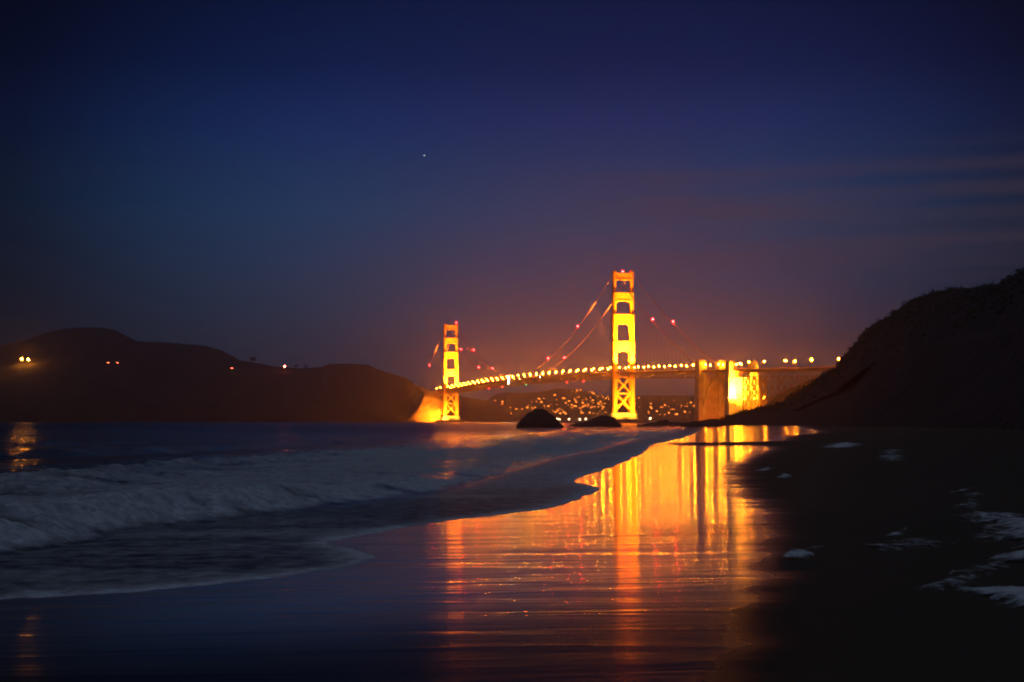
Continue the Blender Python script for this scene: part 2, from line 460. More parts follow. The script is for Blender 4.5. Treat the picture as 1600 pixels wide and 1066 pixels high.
# ------------------------------------------------------------------ sea
def sea_material():
    m = bpy.data.materials.new('sea_water')
    m.use_nodes = True
    t = m.node_tree; l = t.links.new
    p = t.nodes['Principled BSDF']; out = t.nodes['Material Output']
    p.inputs['Base Color'].default_value = (0.010, 0.014, 0.020, 1)
    p.inputs['IOR'].default_value = 1.33
    fa = N(t, 'ShaderNodeAttribute', attribute_name='film')
    fr = N(t, 'ShaderNodeMapRange', inp={'To Min': 0.12, 'To Max': 0.50}); l(fa.outputs['Fac'], fr.inputs[0]); l(fr.outputs[0], p.inputs['Roughness'])
    tc = N(t, 'ShaderNodeTexCoord')
    m1 = N(t, 'ShaderNodeMapping'); m1.inputs['Rotation'].default_value = (0, 0, R(-20)); m1.inputs['Scale'].default_value = (0.35, 1.0, 1)
    l(tc.outputs['Object'], m1.inputs[0])
    n1 = N(t, 'ShaderNodeTexNoise', inp={'Scale': 0.55, 'Detail': 7, 'Roughness': 0.6}); l(m1.outputs[0], n1.inputs['Vector'])
    b1 = N(t, 'ShaderNodeBump', inp={'Strength': 1.0, 'Distance': 0.42}); l(n1.outputs[0], b1.inputs['Height'])
    calm = N(t, 'ShaderNodeAttribute', attribute_name='chop')
    cs = N(t, 'ShaderNodeMath', operation='MULTIPLY', inp={1: 0.42}); l(calm.outputs['Fac'], cs.inputs[0]); l(cs.outputs[0], b1.inputs['Distance'])
    l(b1.outputs[0], p.inputs['Normal'])
    fo = N(t, 'ShaderNodeBsdfPrincipled')
    fo.inputs['Base Color'].default_value = (0.78, 0.80, 0.84, 1); fo.inputs['Roughness'].default_value = 0.9; fo.inputs['Specular IOR Level'].default_value = 0.1
    n4 = N(t, 'ShaderNodeTexNoise', inp={'Scale': 6.0, 'Detail': 7, 'Roughness': 0.68}); l(tc.outputs['Object'], n4.inputs['Vector'])
    b4 = N(t, 'ShaderNodeBump', inp={'Strength': 1.0, 'Distance': 0.10}); l(n4.outputs[0], b4.inputs['Height'])
    fcv = ramp(t, [(0.36, (0.46, 0.48, 0.52)), (0.62, (0.86, 0.88, 0.92))]); l(n4.outputs[0], fcv.inputs[0]); l(fcv.outputs[0], fo.inputs['Base Color'])
    cs2 = N(t, 'ShaderNodeMath', operation='MULTIPLY', inp={1: 0.13}); l(calm.outputs['Fac'], cs2.inputs[0]); l(cs2.outputs[0], b4.inputs['Distance'])
    l(b4.outputs[0], fo.inputs['Normal'])
    at = N(t, 'ShaderNodeAttribute', attribute_name='foam')
    n5 = N(t, 'ShaderNodeTexNoise', inp={'Scale': 2.8, 'Detail': 8, 'Roughness': 0.72}); l(tc.outputs['Object'], n5.inputs['Vector'])
    a = N(t, 'ShaderNodeMath', operation='MULTIPLY_ADD', inp={1: 1.0, 2: -0.5}); l(n5.outputs[0], a.inputs[0])
    s = N(t, 'ShaderNodeMath', operation='ADD'); l(at.outputs['Fac'], s.inputs[0]); l(a.outputs[0], s.inputs[1])
    r = ramp(t, [(0.18, (0,) * 3), (0.80, (1,) * 3)]); l(s.outputs[0], r.inputs[0])
    mx = N(t, 'ShaderNodeMixShader'); l(r.outputs[0], mx.inputs[0]); l(p.outputs[0], mx.inputs[1]); l(fo.outputs[0], mx.inputs[2])
    l(mx.outputs[0], out.inputs[0])
    return m
pE = -uE
turb = vnoise(X, Y, 0.55, 1, 4) - 0.5
turb2 = vnoise(X, Y, 1.7, 5, 3) - 0.5
qn = qF + turb * 0.9 + turb2 * 0.4
bore = sst(0.0, 1.3, qn) * (0.36 * np.exp(-np.clip(qn - 1.3, 0, 99) / 7.0) + 0.06)
bore *= (sst(160, 60, D) * 0.75 + 0.25) * (0.35 + 0.65 * sst(-1.0, -6.0, X)) * (1 - 0.4 * sst(-6, -9, X))
turb3 = vnoise(X, Y, 4.5, 8, 3) - 0.5
roll = bore * (turb * 0.25 + turb2 * 0.3 + turb3 * 0.4)
q2 = qF - 11 - turb * 5
second = 0.30 * np.exp(-(q2 / 2.2) ** 2) * sst(140, 50, D) * sst(-14, -3, -np.abs(X + 14))
bore = bore + second * (1 + turb2)
sw = sst(6, 25, qF)
swell = sw * (0.14 * np.sin(qF * 0.42 + turb * 2.5) + 0.08 * np.sin(qF * 0.97 + X * 0.11) + turb * 0.18)
swell *= sst(900, 250, D) * 0.75 + 0.25
film = 0.014 * (1 - np.exp(-np.clip(pE, 0, 50) / 0.7)) + 0.035 * (1 - np.exp(-np.clip(pE, 0, 50) / 5))
Zw = (Zs_smooth + 0.006 + np.where(pE > 0, film, 0.06 * pE)) * sst(14, 5, pE / (1 + D * .03)) + np.where(pE > 0, film, 0) * sst(5, 14, pE / (1 + D * .03)) + bore + roll + swell
Zw = np.where(D > 2600, 0.0, Zw)
foam_bore = sst(-0.1, 0.5, qn) * sst(14 + D * 0.10, 3.0, qn + turb * 7) * (sst(420, 130, D) * (0.85 + 0.25 * sst(35, 70, D)))
sheet = sst(-0.35, -0.02, pE) * sst(1.2, -0.5, qn) * (0.30 + 0.28 * sst(24, 45, D) + 0.62 * np.exp(-np.abs(pE) / 0.20) * np.clip(0.9 + turb2 * 1.2, 0.4, 1.2) + 0.45 * np.clip(vnoise(X * .5, Y, 0.7, 9, 4) - 0.45, 0, 1)) * sst(500, 120, D)
lace = 0.32 * sst(0.50, 0.66, vnoise(X * 0.4, Y, 0.35, 12, 4)) * sst(6, 14, qF) * sst(240, 60, D)
gaps = vnoise(X * 0.45, Y, 0.9, 31, 4)
foam_bore = foam_bore * np.clip(1.06 - 0.45 * sst(0.48, 0.75, gaps) + (turb2 + turb3) * 0.8, 0, 1)
crest2 = 0.7 * np.exp(-((q2 + 1) / 2.0) ** 2) * sst(140, 50, D) * np.clip(0.7 + turb2 * 2.0, 0, 1)
foam = np.clip(np.maximum(np.maximum(np.maximum(foam_bore, sheet), lace), crest2), 0, 1)
chop = np.clip(0.06 + sst(-1, 3, qF), 0, 1)
sea = grid_obj('sea', X, Y, Zw, sea_material(), {'foam': foam, 'chop': chop, 'film': np.maximum(sst(1.0, -1.0, qF), 0.40 * sst(80, 500, D))}, keep=(pE > -0.4) | (D > 2300))
tag(sea, 'dark blue sea with a breaking wave and foam sheet', 'sea', kind='structure')

# ------------------------------------------------------------------ terrain
def hill(name, sil, near, ridge, m, label, rough=0.02, rows=26, back=1.5, step=2.5, seed=0, gpow=0.75, split=None, cliff=None):
    """sil: ridge line [(px, py)] ; near, ridge: distance of foot and ridge, numbers or [(px, d)]"""
    s = np.array(sil, float)
    px = np.arange(s[0, 0], s[-1, 0] + step, step)
    py = np.interp(px, s[:, 0], s[:, 1])
    f = lambda v: np.interp(px, *zip(*v)) if isinstance(v, list) else np.full(px.shape, float(v))
    dn, dr = f(near), f(ridge)
    ndx = np.array([noise.fractal(Vector((p * 0.035, seed * 9.1, 0)), 0.8, 2.1, 5) for p in px])
    e = np.concatenate([np.linspace(0, 1, rows), 1 + np.linspace(0, back, 9)[1:]])
    Xs, Ys, Zs_ = [], [], []
    zr = (HY - py) / FPX * dr + EYE
    for ee in e:
        y = dn + (dr - dn) * ee
        if ee <= 1:
            z = -2.5 + (zr + 2.5) * ee ** gpow * (y / dr) ** 0.3
        else:
            z = zr * (1 - ((ee - 1) / back) ** 1.4) - 3 * ((ee - 1) / back)
        x = px2m(px, y)
        w_ = 4 * ee * (1 - ee) if ee < 1 else 0.0
        nz = np.array([noise.fractal(Vector((a * 5.0 / d_, b * 5.0 / d_, seed)), 0.9, 2.1, 6) for a, b, d_ in zip(x, y, dr)])
        z = z + nz * (rough * zr + 0.5) * (w_ * 3 + 0.25)
        x = x + nz * w_ * rough * dr * 0.25
        Xs.append(x); Ys.append(y); Zs_.append(z)
    Xs, Ys, Zs_ = np.array(Xs), np.array(Ys), np.array(Zs_)
    o = grid_obj(name, Xs, Ys, Zs_, m)
    if cliff:
        o.data.materials.append(cliff)
    tag(o, label, 'hill', kind='structure')
    return (px, e, Xs, Ys, Zs_, py)
def on_hill(h, px, py):
    """the point of a hill's front slope seen at (px, py)"""
    P, e, Xs, Ys, Zs_, _ = h
    c = int(np.argmin(abs(P - px)))
    r = np.where(e <= 1)[0]
    el = HY - (Zs_[r, c] - EYE) / Ys[r, c] * FPX
    k = int(np.argmin(abs(el - py)))
    return Vector((Xs[k, c], Ys[k, c], Zs_[k, c]))

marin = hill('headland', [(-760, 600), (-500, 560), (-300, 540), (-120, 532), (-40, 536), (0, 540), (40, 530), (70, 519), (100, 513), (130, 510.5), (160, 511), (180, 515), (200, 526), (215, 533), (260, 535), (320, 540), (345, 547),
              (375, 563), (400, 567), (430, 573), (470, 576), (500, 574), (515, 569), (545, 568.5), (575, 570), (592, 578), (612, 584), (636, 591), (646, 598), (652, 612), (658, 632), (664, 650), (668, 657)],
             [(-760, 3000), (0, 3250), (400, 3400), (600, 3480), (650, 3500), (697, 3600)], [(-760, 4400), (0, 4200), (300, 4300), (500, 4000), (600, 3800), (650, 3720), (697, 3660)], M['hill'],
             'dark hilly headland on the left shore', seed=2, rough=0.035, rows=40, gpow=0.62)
lime = hill('cliff', [(624, 658), (632, 640), (640, 618), (648, 602), (656, 603), (664, 608), (676, 611), (692, 612), (700, 622), (708, 640), (716, 658)], [(624, 3490), (680, 3520), (716, 3580)], [(624, 3580), (716, 3650)], M['cliff'],
             'rocky shore cliff glowing orange beside the farther tower', seed=11, rough=0.07, rows=40, step=0.8, gpow=0.55)
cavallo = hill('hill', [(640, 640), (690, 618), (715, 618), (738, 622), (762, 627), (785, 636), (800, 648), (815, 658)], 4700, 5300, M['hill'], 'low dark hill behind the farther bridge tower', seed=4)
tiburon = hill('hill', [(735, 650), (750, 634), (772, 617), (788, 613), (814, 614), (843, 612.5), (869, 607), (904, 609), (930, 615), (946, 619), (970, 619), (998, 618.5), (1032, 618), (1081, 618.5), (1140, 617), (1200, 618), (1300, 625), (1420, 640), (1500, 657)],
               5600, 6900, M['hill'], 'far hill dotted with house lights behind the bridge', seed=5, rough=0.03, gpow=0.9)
presidio = hill('hill', [(1140, 656), (1165, 648), (1185, 641), (1200, 630), (1215, 617), (1235, 606), (1260, 596), (1290, 586), (1320, 572), (1380, 560), (1480, 545), (1700, 540)],
                [(1140, 1640), (1700, 1350)], [(1140, 1760), (1200, 1720), (1320, 1640), (1700, 1700)], M['bluff'], 'brown hillside under the bridge approach', seed=6, rough=0.03)
bl_sil = [(1000, 663), (1030, 661), (1045, 658.5), (1062, 660.5), (1090, 658), (1112, 654.5), (1127, 655), (1139, 649.5), (1157, 644), (1187, 637), (1225, 627.5), (1247, 611), (1277, 592), (1306, 575), (1313, 562), (1326, 549), (1339, 534),
          (1349, 519), (1367, 506), (1390, 495), (1409, 480), (1431, 467), (1457, 459), (1484, 453), (1506, 453), (1532, 450), (1559, 445), (1577, 435), (1600, 423), (1640, 404), (1720, 380), (1850, 350), (2100, 330)]
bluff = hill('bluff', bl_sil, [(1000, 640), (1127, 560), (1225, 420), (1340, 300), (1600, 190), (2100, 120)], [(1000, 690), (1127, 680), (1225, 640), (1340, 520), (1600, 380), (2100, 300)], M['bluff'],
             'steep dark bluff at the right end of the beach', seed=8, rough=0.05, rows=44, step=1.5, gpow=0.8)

def leaf_cloud(mb, c, rad, n, size, rng):
    for _ in range(n):
        d = Vector((rng.gauss(0, 1), rng.gauss(0, 1), rng.gauss(0, 1))).normalized() * (rng.random() ** 0.4)
        p = Vector(c) + Vector((d.x * rad[0], d.y * rad[1], d.z * rad[2]))
        a = Vector((rng.gauss(0, 1), rng.gauss(0, 1), rng.gauss(0, 1))).normalized()
        b = a.orthogonal().normalized()
        s = size * (0.6 + rng.random() * 0.8)
        mb.add([p - a * s, p + b * s * 0.5, p + a * s, p - b * s * 0.5], [(0, 1, 2, 3)])
rng = random.Random(3)
mb = MB()
P, e, Xs, Ys, Zs_, _ = bluff
rid = int(np.where(e <= 1)[0][-1])
for c in range(60, len(P), 1):
    for _ in range(3):
        r = rid - int(abs(rng.gauss(0, 9)))
        if r < 6 or P[c] < 1130 or P[c] > 1660:
            continue
        rr = 0.25 + rng.random() ** 3 * 1.5
        leaf_cloud(mb, (Xs[r, c] + rng.uniform(-1, 1), Ys[r, c], Zs_[r, c] + rr * 0.2), (rr * 1.3, rr * 1.3, rr * 0.8), 22, 0.32, rng)
tag(mb.build('bluff_scrub', M['leaf']), 'low dark scrub growing over the bluff', 'scrub', kind='stuff')

# trees on the far ridge
def tree_at(px, py, h, label):
    p = on_hill(marin, px, py)
    t = empty('ridge_tree', p - Vector((0, 0, 1)))
    tag(t, label, 'tree', 'trees on the headland ridge')
    mb = MB(); mb.bar((0, 0, -1), (0, 0, h * 0.6), h * 0.05, 6, rad2=h * 0.02)
    for k in range(4):
        a = k * 1.7
        mb.bar((0, 0, h * 0.35), (math.cos(a) * h * 0.3, math.sin(a) * h * 0.3, h * 0.65), h * 0.02, 4, rad2=h * 0.008)
    mb.build('trunk', M['bark'], t)
    mb = MB()
    for k in range(9):
        leaf_cloud(mb, (rng.uniform(-.35, .35) * h, rng.uniform(-.35, .35) * h, h * rng.uniform(0.45, 0.9)), (h * .24, h * .24, h * .17), 60, h * 0.06, rng)
    mb.build('crown', M['leaf'], t)
tree_at(396, 567.5, 17, 'bushy dark tree on the headland ridge, tallest and leftmost of three')
tree_at(462, 576, 12, 'small rounded tree on the headland ridge, middle one of three')
tree_at(478, 576, 11, 'small rounded tree on the headland ridge, nearest the bridge')

# ------------------------------------------------------------------ rocks in the surf
def rock(px0, px1, base, prof, label, seed, depth=0.8):
    y0 = EYE * FPX / (base - HY)
    wdt = (px1 - px0) / FPX * y0
    cx = px2m((px0 + px1) / 2, y0)
    mb = MB()
    nx, ny = 40, 22
    vs, fs = [], []
    pr = np.array(prof, float)
    for j in range(ny + 1):
        for i in range(nx + 1):
            u, v = i / nx, j / ny * 2 - 1
            hgt = np.interp(u, pr[:, 0], pr[:, 1]) / FPX * y0
            k = max(0, 1 - abs(v) ** 2.2)
            n_ = noise.fractal(Vector((u * 5 + seed, v * 3.5, seed)), 0.65, 2.2, 6)
            z = hgt * k ** 0.6 * (1 + 0.09 * n_) + n_ * 0.4 * k - 0.5
            bulge = 0.5 + 0.5 * math.sin(math.pi * u)
            vs.append(((u - 0.5) * wdt + n_ * 0.2, v * wdt * depth * 0.5 * bulge, z))
    for j in range(ny):
        for i in range(nx):
            a = j * (nx + 1) + i
            fs.append((a, a + 1, a + nx + 2, a + nx + 1))
    mb.add(vs, fs)
    o = mb.build('sea_rock', M['rock'], smooth=True)
    o.location = (cx, y0 + wdt * depth * 0.3, 0)
    tag(o, label, 'rock', 'dark rocks in the surf')
rock(806, 880, 666.5, [(0, 2), (.05, 8), (.12, 15), (.25, 22), (.4, 27), (.55, 28), (.68, 25), (.8, 18), (.9, 10), (1, 2)], 'tall rounded dark rock standing in the surf between the two towers', 1.3)
rock(890, 972, 665, [(0, 1), (.12, 5), (.25, 7), (.38, 9), (.5, 13), (.62, 17), (.75, 17.5), (.86, 14), (.94, 8), (1, 2)], 'low dark rock humped at its right end below the taller tower', 4.1)
rock(1000, 1062, 664.5, [(0, 1), (.2, 4), (.35, 5), (.55, 9), (.68, 10), (.8, 7), (1, 2)], 'flat dark rock ledge at the foot of the bluff point', 7.7)
rock(1060, 1132, 667, [(0, 1), (.2, 6), (.4, 8), (.55, 9), (.7, 8), (.88, 5), (1, 2)], 'long low boulder ridge beside the bright wet sand', 9.4)

# ------------------------------------------------------------------ the bridge
SX, SY = px2m(973, 2290), 2290.0
AX = Vector((0.2412, -0.9705, 0)); AX.normalize()
EX = Vector((-AX.y, AX.x, 0))
ROT = math.atan2(AX.y, AX.x)
HALF = 13.7
def W(s, t, z):
    return Vector((SX, SY, 0)) + AX * s + EX * t + Vector((0, 0, z))
def s_at(px, t):
    m = (px - CX) / FPX
    return (SX + t * EX.x - m * (SY + t * EX.y)) / (m * AX.y - AX.x)
def deck_z(s):
    if s < -1280: return 75 - (-1280 - s) * 0.02
    if s < 0: return 75 + 5.5 * (1 - ((s + 640) / 640) ** 2)
    return 75 - 0.0245 * s
def cable_z(s):
    if s < -1280:
        t = (-1280 - s) / 358; return 226 + (72 - 226) * t - 4 * 9 * t * (1 - t)
    if s <= 0: return 83.5 + (226 - 83.5) * ((s + 640) / 640) ** 2
    t = s / 358; return 226 + (70 - 226) * t - 4 * 9 * t * (1 - t)

bridge = empty('suspension_bridge', (SX, SY, 0), ROT)
tag(bridge, 'long orange suspension bridge with two floodlit towers across the strait', 'bridge')

SEGS = [(14, 74, 6.9, 15.6), (74, 121.7, 6.7, 14.6), (121.7, 162.6, 6.1, 13.0), (162.6, 195.3, 5.0, 10.6), (195.3, 224, 4.2, 8.2)]
def leg_mesh():
    mb = MB()
    for z0, z1, wd, dp in SEGS:
        mb.box(-dp / 2, dp / 2, -wd * .36, wd * .36, z0, z1)
        mb.box(-dp * .37, dp * .37, -wd / 2, wd / 2, z0, z1 - 0.06)
        for k in (-1, 0, 1):
            mb.box(-dp / 2 - .35, dp / 2 + .35, k * wd * .22 - .35, k * wd * .22 + .35, z0, z1 - 1.2)
        for k in (-1, 0, 1):
            mb.box(k * dp * .22 - .5, k * dp * .22 + .5, -wd / 2 - .3, wd / 2 + .3, z0, z1 - 1.3)
        mb.box(-dp / 2 - .55, dp / 2 + .55, -wd * .40, wd * .40, z1 - 2.6, z1 - .9)
    mb.box(-4.6, 4.6, -2.6, 2.6, 224, 226.2)
    mb.box(-3.4, 3.4, -1.6, 1.6, 226.2, 228.2)
    mb.bar((0, 0, 228), (0, 0, 233), .45, 6, rad2=.2)
    return mb
def strut_mesh(z0, z1, wd, dp, haunch):
    mb = MB()
    y = HALF - wd / 2 + .05
    d = dp * .36
    mb.box(-d, d, -y, y, z0, z1)
    mb.box(-d - .5, d + .5, -y, y, z1 - 2.2, z1 - .2)
    mb.box(-d - .5, d + .5, -y, y, z0 + .2, z0 + 1.6)
    n = 7
    for k in range(n):
        c = -y + (k + .5) * 2 * y / n
        mb.box(-d - .35, d + .35, c - .55, c + .55, z0 + 1.6, z1 - 2.2)
    for sg in (-1, 1):                     # stepped haunches under the strut
        a, b = y, y - haunch
        for i in range(4):
            mb.box(-d + .03 * i, d - .03 * i, min(sg * (a - haunch * (i + 1) / 4), sg * y), max(sg * (a - haunch * (i + 1) / 4), sg * y), z0 - haunch * 1.1 * (4 - i) / 4 ** (1 + .04 * i), z0 + .1 + .01 * i)
    return mb
def make_tower():
    t = empty('tower', (0, 0, 0), 0, bridge)
    for sg in (-1, 1):
        o = leg_mesh().build('leg', M['steel'], t); o.location = (0, sg * HALF, 0)
    for z0, z1, i, h in ((213.6, 224.5, 4, 2.2), (181.8, 195.0, 3, 3.0), (148.0, 162.3, 2, 3.2), (107.0, 121.4, 1, 3.4)):
        strut_mesh(z0, z1, SEGS[i][2], SEGS[i][3], h).build('portal_strut', M['steel'], t)
    for z0, z1 in ((20, 42), (44.5, 66)):
        mb = MB()
        y = HALF - 3.4
        for sx_ in (-4.4, 4.4):
            for sg in (-1, 1):
                mb.bar((sx_, -sg * y, z0), (sx_, sg * y, z1), 1.25, 4)
        mb.box(-5.2, 5.2, -y, y, z1, z1 + 2.5)
        mb.box(-5.4, 5.4, -3, 3, (z0 + z1) / 2 - 2.6, (z0 + z1) / 2 + 2.6)
        mb.build('cross_brace', M['steel'], t)
    mb = MB()
    def ring(z, a, b):
        return [(a * math.copysign(abs(math.cos(q)) ** .6, math.cos(q)), b * math.copysign(abs(math.sin(q)) ** .6, math.sin(q)), z) for q in [2 * math.pi * k / 28 for k in range(28)]]
    lv = [ring(-3, 15, 24), ring(7, 14, 23), ring(7.2, 12, 21.5), ring(13.5, 11, 20.5), ring(14.2, 10.4, 20)]
    vs = [p for r_ in lv for p in r_]
    fs = [(i * 28 + k, i * 28 + (k + 1) % 28, (i + 1) * 28 + (k + 1) % 28, (i + 1) * 28 + k) for i in range(4) for k in range(28)] + [tuple(range(4 * 28, 5 * 28))]
    mb.add(vs, fs)
    mb.build('pier', M['concrete'], t)
    mb = MB()
    n = 40
    lv = []
    for (a, b, z) in ((50, 31, -3), (49.4, 30.4, 4.5), (45.5, 26.5, 4.5), (45.5, 26.5, -3)):
        lv.append([(a * math.copysign(abs(math.cos(q)) ** .7, math.cos(q)), b * math.copysign(abs(math.sin(q)) ** .7, math.sin(q)), z) for q in [2 * math.pi * k / n for k in range(n)]])
    mb.add([p for r_ in lv for p in r_], [(i * n + k, i * n + (k + 1) % n, (i + 1) * n + (k + 1) % n, (i + 1) * n + k) for i in range(3) for k in range(n)])
    mb.build('fender', M['concrete'], t)
    return t
tower = make_tower()
remember(tower)
tower_far = copy_tree(tower, bridge)
tower_far.location = (-1280, 0, 0)

# deck, in runs
S0, S1 = -1640, 800
def run(s0, s1, st):
    n = max(1, round((s1 - s0) / st)); return [s0 + (s1 - s0) * k / n for k in range(n + 1)]
ss = run(S0, S1, 15.24)
deck = MB()
vs, fs = [], []
for s in ss:
    z = deck_z(s)
    vs += [(s, -HALF - .6, z), (s, HALF + .6, z), (s, HALF + .6, z - 1.4), (s, -HALF - .6, z - 1.4)]
for i in range(len(ss) - 1):
    b = i * 4
    fs += [(b + j, b + (j + 1) % 4, b + 4 + (j + 1) % 4, b + 4 + j) for j in range(4)]
deck.add(vs, fs)
deck_o = deck.build('deck', M['road'], bridge)
for t in (-HALF, HALF):
    mb = MB()
    for i in range(len(ss) - 1):
        a, b = ss[i], ss[i + 1]
        if b > 362:
            break
        za, zb = deck_z(a) - 1.5, deck_z(b) - 1.5
        mb.bar((a, t, za), (b, t, zb), .75); mb.bar((a, t, za - 7.2), (b, t, zb - 7.2), .75)
        mb.bar((a, t, za), (a, t, za - 7.2), .4)
        if i % 2: mb.bar((a, t, za), (b, t, zb - 7.2), .45)
        else: mb.bar((a, t, za - 7.2), (b, t, zb), .45)
    mb.build('stiffening_truss', M['steel'], deck_o)
mb = MB()
for i, s in enumerate(ss):
    z = deck_z(s)
    if s < 362:
        mb.box(s - .5, s + .5, -HALF, HALF, z - 3.2, z - 1.45)
        if i + 1 < len(ss):
            sg = 1 if i % 2 else -1
            mb.bar((s, -sg * HALF, z - 8.6), (ss[i + 1], sg * HALF, deck_z(ss[i + 1]) - 8.6), .5)
mb.build('floor_beam_grid', M['steel'], deck_o)
for t in (-HALF - .4, HALF + .4):
    mb = MB()
    for i in range(len(ss) - 1):
        a, b = ss[i], ss[i + 1]
        za, zb = deck_z(a), deck_z(b)
        mb.bar((a, t, za + 1.5), (b, t, zb + 1.5), .22); mb.bar((a, t, za + .5), (b, t, zb + .5), .14)
        for k in range(6):
            q = a + (b - a) * k / 6
            mb.box(q - .12, q + .12, t - .1, t + .1, deck_z(q), deck_z(q) + 1.45)
    mb.build('railing', M['steel'], deck_o)
# cables and hangers
ropes, rest = {}, MB()
for t in (-HALF, HALF):
    mb = MB()
    mb.tube([(s, t, cable_z(s)) for s in run(-1623, -1280, 12) + run(-1280, 0, 16)[1:] + run(0, 358, 12)[1:]], .62, 6)
    cb = mb.build('main_cable', M['cable'], bridge, smooth=True)
    for s in sorted(run(-1600, 330, 15.24), reverse=True):
        if min(abs(s), abs(s + 1280)) < 9 or cable_z(s) < deck_z(s) + 2:
            continue
        ropes.setdefault(t, []).append(s)
        one = MB() if len(ropes[t]) <= 50 else rest
        for o_ in (-.35, .35):
            one.bar((s + o_, t, deck_z(s) - 1), (s + o_, t, cable_z(s)), .038, 4)
        if one is not rest:
            one.build('suspender_rope', M['rope'], cb)
rr_ = rest.build('suspender_ropes', M['rope'], bridge)
rr_['kind'] = 'stuff'
# the two concrete pylons at the shore
def pylon(s, dp, z_top, base, open_, shaft=9.5):
    mb = MB()
    for sg in (-1, 1):
        y0, y1 = sorted((sg * (HALF + 5.2), sg * (HALF + 5.2 - shaft)))
        mb.frustum((s - dp / 2 - 1, s + dp / 2 + 1, y0 - .6, y1 + .6, base), (s - dp / 2, s + dp / 2, y0, y1, deck_z(s) - 9))
        mb.box(s - dp / 2 + .3, s + dp / 2 - .3, y0 + .3, y1 - .3, deck_z(s) - 9, z_top)
        mb.box(s - dp / 2 + 1.3, s + dp / 2 - 1.3, y0 + 1.4, y1 - 1.4, z_top, z_top + 2.2)
        for k in range(4):
            q = y0 + .9 + (y1 - y0 - 1.8) * k / 3
            mb.box(s - dp / 2 - .55, s + dp / 2 + .55, q - .5, q + .5, base + 14, z_top - 2)
    if open_:
        mb.box(s - dp * .3, s + dp * .3, -HALF, HALF, deck_z(s) - 16, deck_z(s) - 9.2)
        mb.box(s - dp * .25, s - dp * .05, -HALF + 4, HALF - 4, base, deck_z(s) - 16.1)
    else:
        mb.box(s - dp * .42, s + dp * .42, -HALF + 3, HALF - 3, base, deck_z(s) - 8.9)
    return mb
pylon(360, 14, 77, -2, False, 11).build('pylon', M['concrete'], bridge)
pylon(462, 12, 73, 4, True, 8.5).build('pylon', M['concrete'], bridge)
# steel arch between the pylons
n = 12
for t in (-HALF + 1, HALF - 1):
    mb = MB()
    pr = None
    for k in range(n + 1):
        s = 368 + 87 * k / n
        zl = 20 + 34 * (1 - ((k - n / 2) / (n / 2)) ** 2)
        zu = zl + 5
        zd = deck_z(s) - 3
        mb.bar((s, t, zl), (s, t, zd), .4)
        if pr:
            for a, b in ((0, 1), (2, 3)):
                pass
            mb.bar((pr[0], t, pr[1]), (s, t, zl), .5); mb.bar((pr[0], t, pr[2]), (s, t, zu), .4); mb.bar((pr[0], t, pr[1]), (s, t, zu), .35)
        pr = (s, zl, zu)
    t += -.5 if t < 0 else .5
    for k in range(n):
        a, b = 368 + 87 * k / n, 368 + 87 * (k + 1) / n
        mb.bar((a, t, deck_z(a) - 2.2), (b, t, deck_z(b) - 2.2), .7)
    mb.build('arch', M['concrete'], bridge)
# approach viaduct: truss spans on lattice towers
vt = [468, 500, 552, 604, 662, 722, 790]
for k in range(len(vt) - 1):
    mb = MB()
    pn = 6
    for t in (-HALF + 2, HALF - 2):
        for i in range(pn):
            a, b = vt[k] + (vt[k + 1] - vt[k]) * i / pn, vt[k] + (vt[k + 1] - vt[k]) * (i + 1) / pn
            za, zb = deck_z(a) - 1.6, deck_z(b) - 1.6
            mb.bar((a, t, za), (b, t, zb), .5); mb.bar((a, t, za - 7), (b, t, zb - 7), .4); mb.bar((a, t, za), (a, t, za - 7), .22)
            mb.bar((a, t, za - (7 if i % 2 else 0)), (b, t, zb - (0 if i % 2 else 7)), .25)
            mb.box(a - .3, a + .3, -HALF + 2, HALF - 2, za - 1.6, za)
    mb.build('viaduct_truss', M['steel'], bridge)
for k, s in enumerate(vt[1:-1]):
    mb = MB()
    kk_ = 1.0 if k == 0 else 0.55
    zt = deck_z(s) - 8.8
    wy, wx = HALF - 2, 6.0
    nz = 4
    lv = [(4 + (zt - 4) * i / nz) for i in range(nz + 1)]
    for sx_ in (-wx, wx):
        for t in (-wy, -wy / 3, wy / 3, wy):
            mb.bar((s + sx_, t, 0), (s + sx_, t, zt), 1.0 * kk_)
    for i in range(nz):
        for sx_ in (-wx, wx):
            for a, b in ((-wy, -wy / 3), (-wy / 3, wy / 3), (wy / 3, wy)):
                mb.bar((s + sx_, a, lv[i]), (s + sx_, b, lv[i + 1]), .6 * kk_); mb.bar((s + sx_, b, lv[i]), (s + sx_, a, lv[i + 1]), .6 * kk_)
            mb.bar((s + sx_, -wy, lv[i + 1]), (s + sx_, wy, lv[i + 1]), .45)
        for t in (-wy, wy):
            mb.bar((s - wx, t, lv[i]), (s + wx, t, lv[i + 1]), .35); mb.bar((s + wx, t, lv[i]), (s - wx, t, lv[i + 1]), .35)
    mb.build('viaduct_tower', M['steel'], bridge)

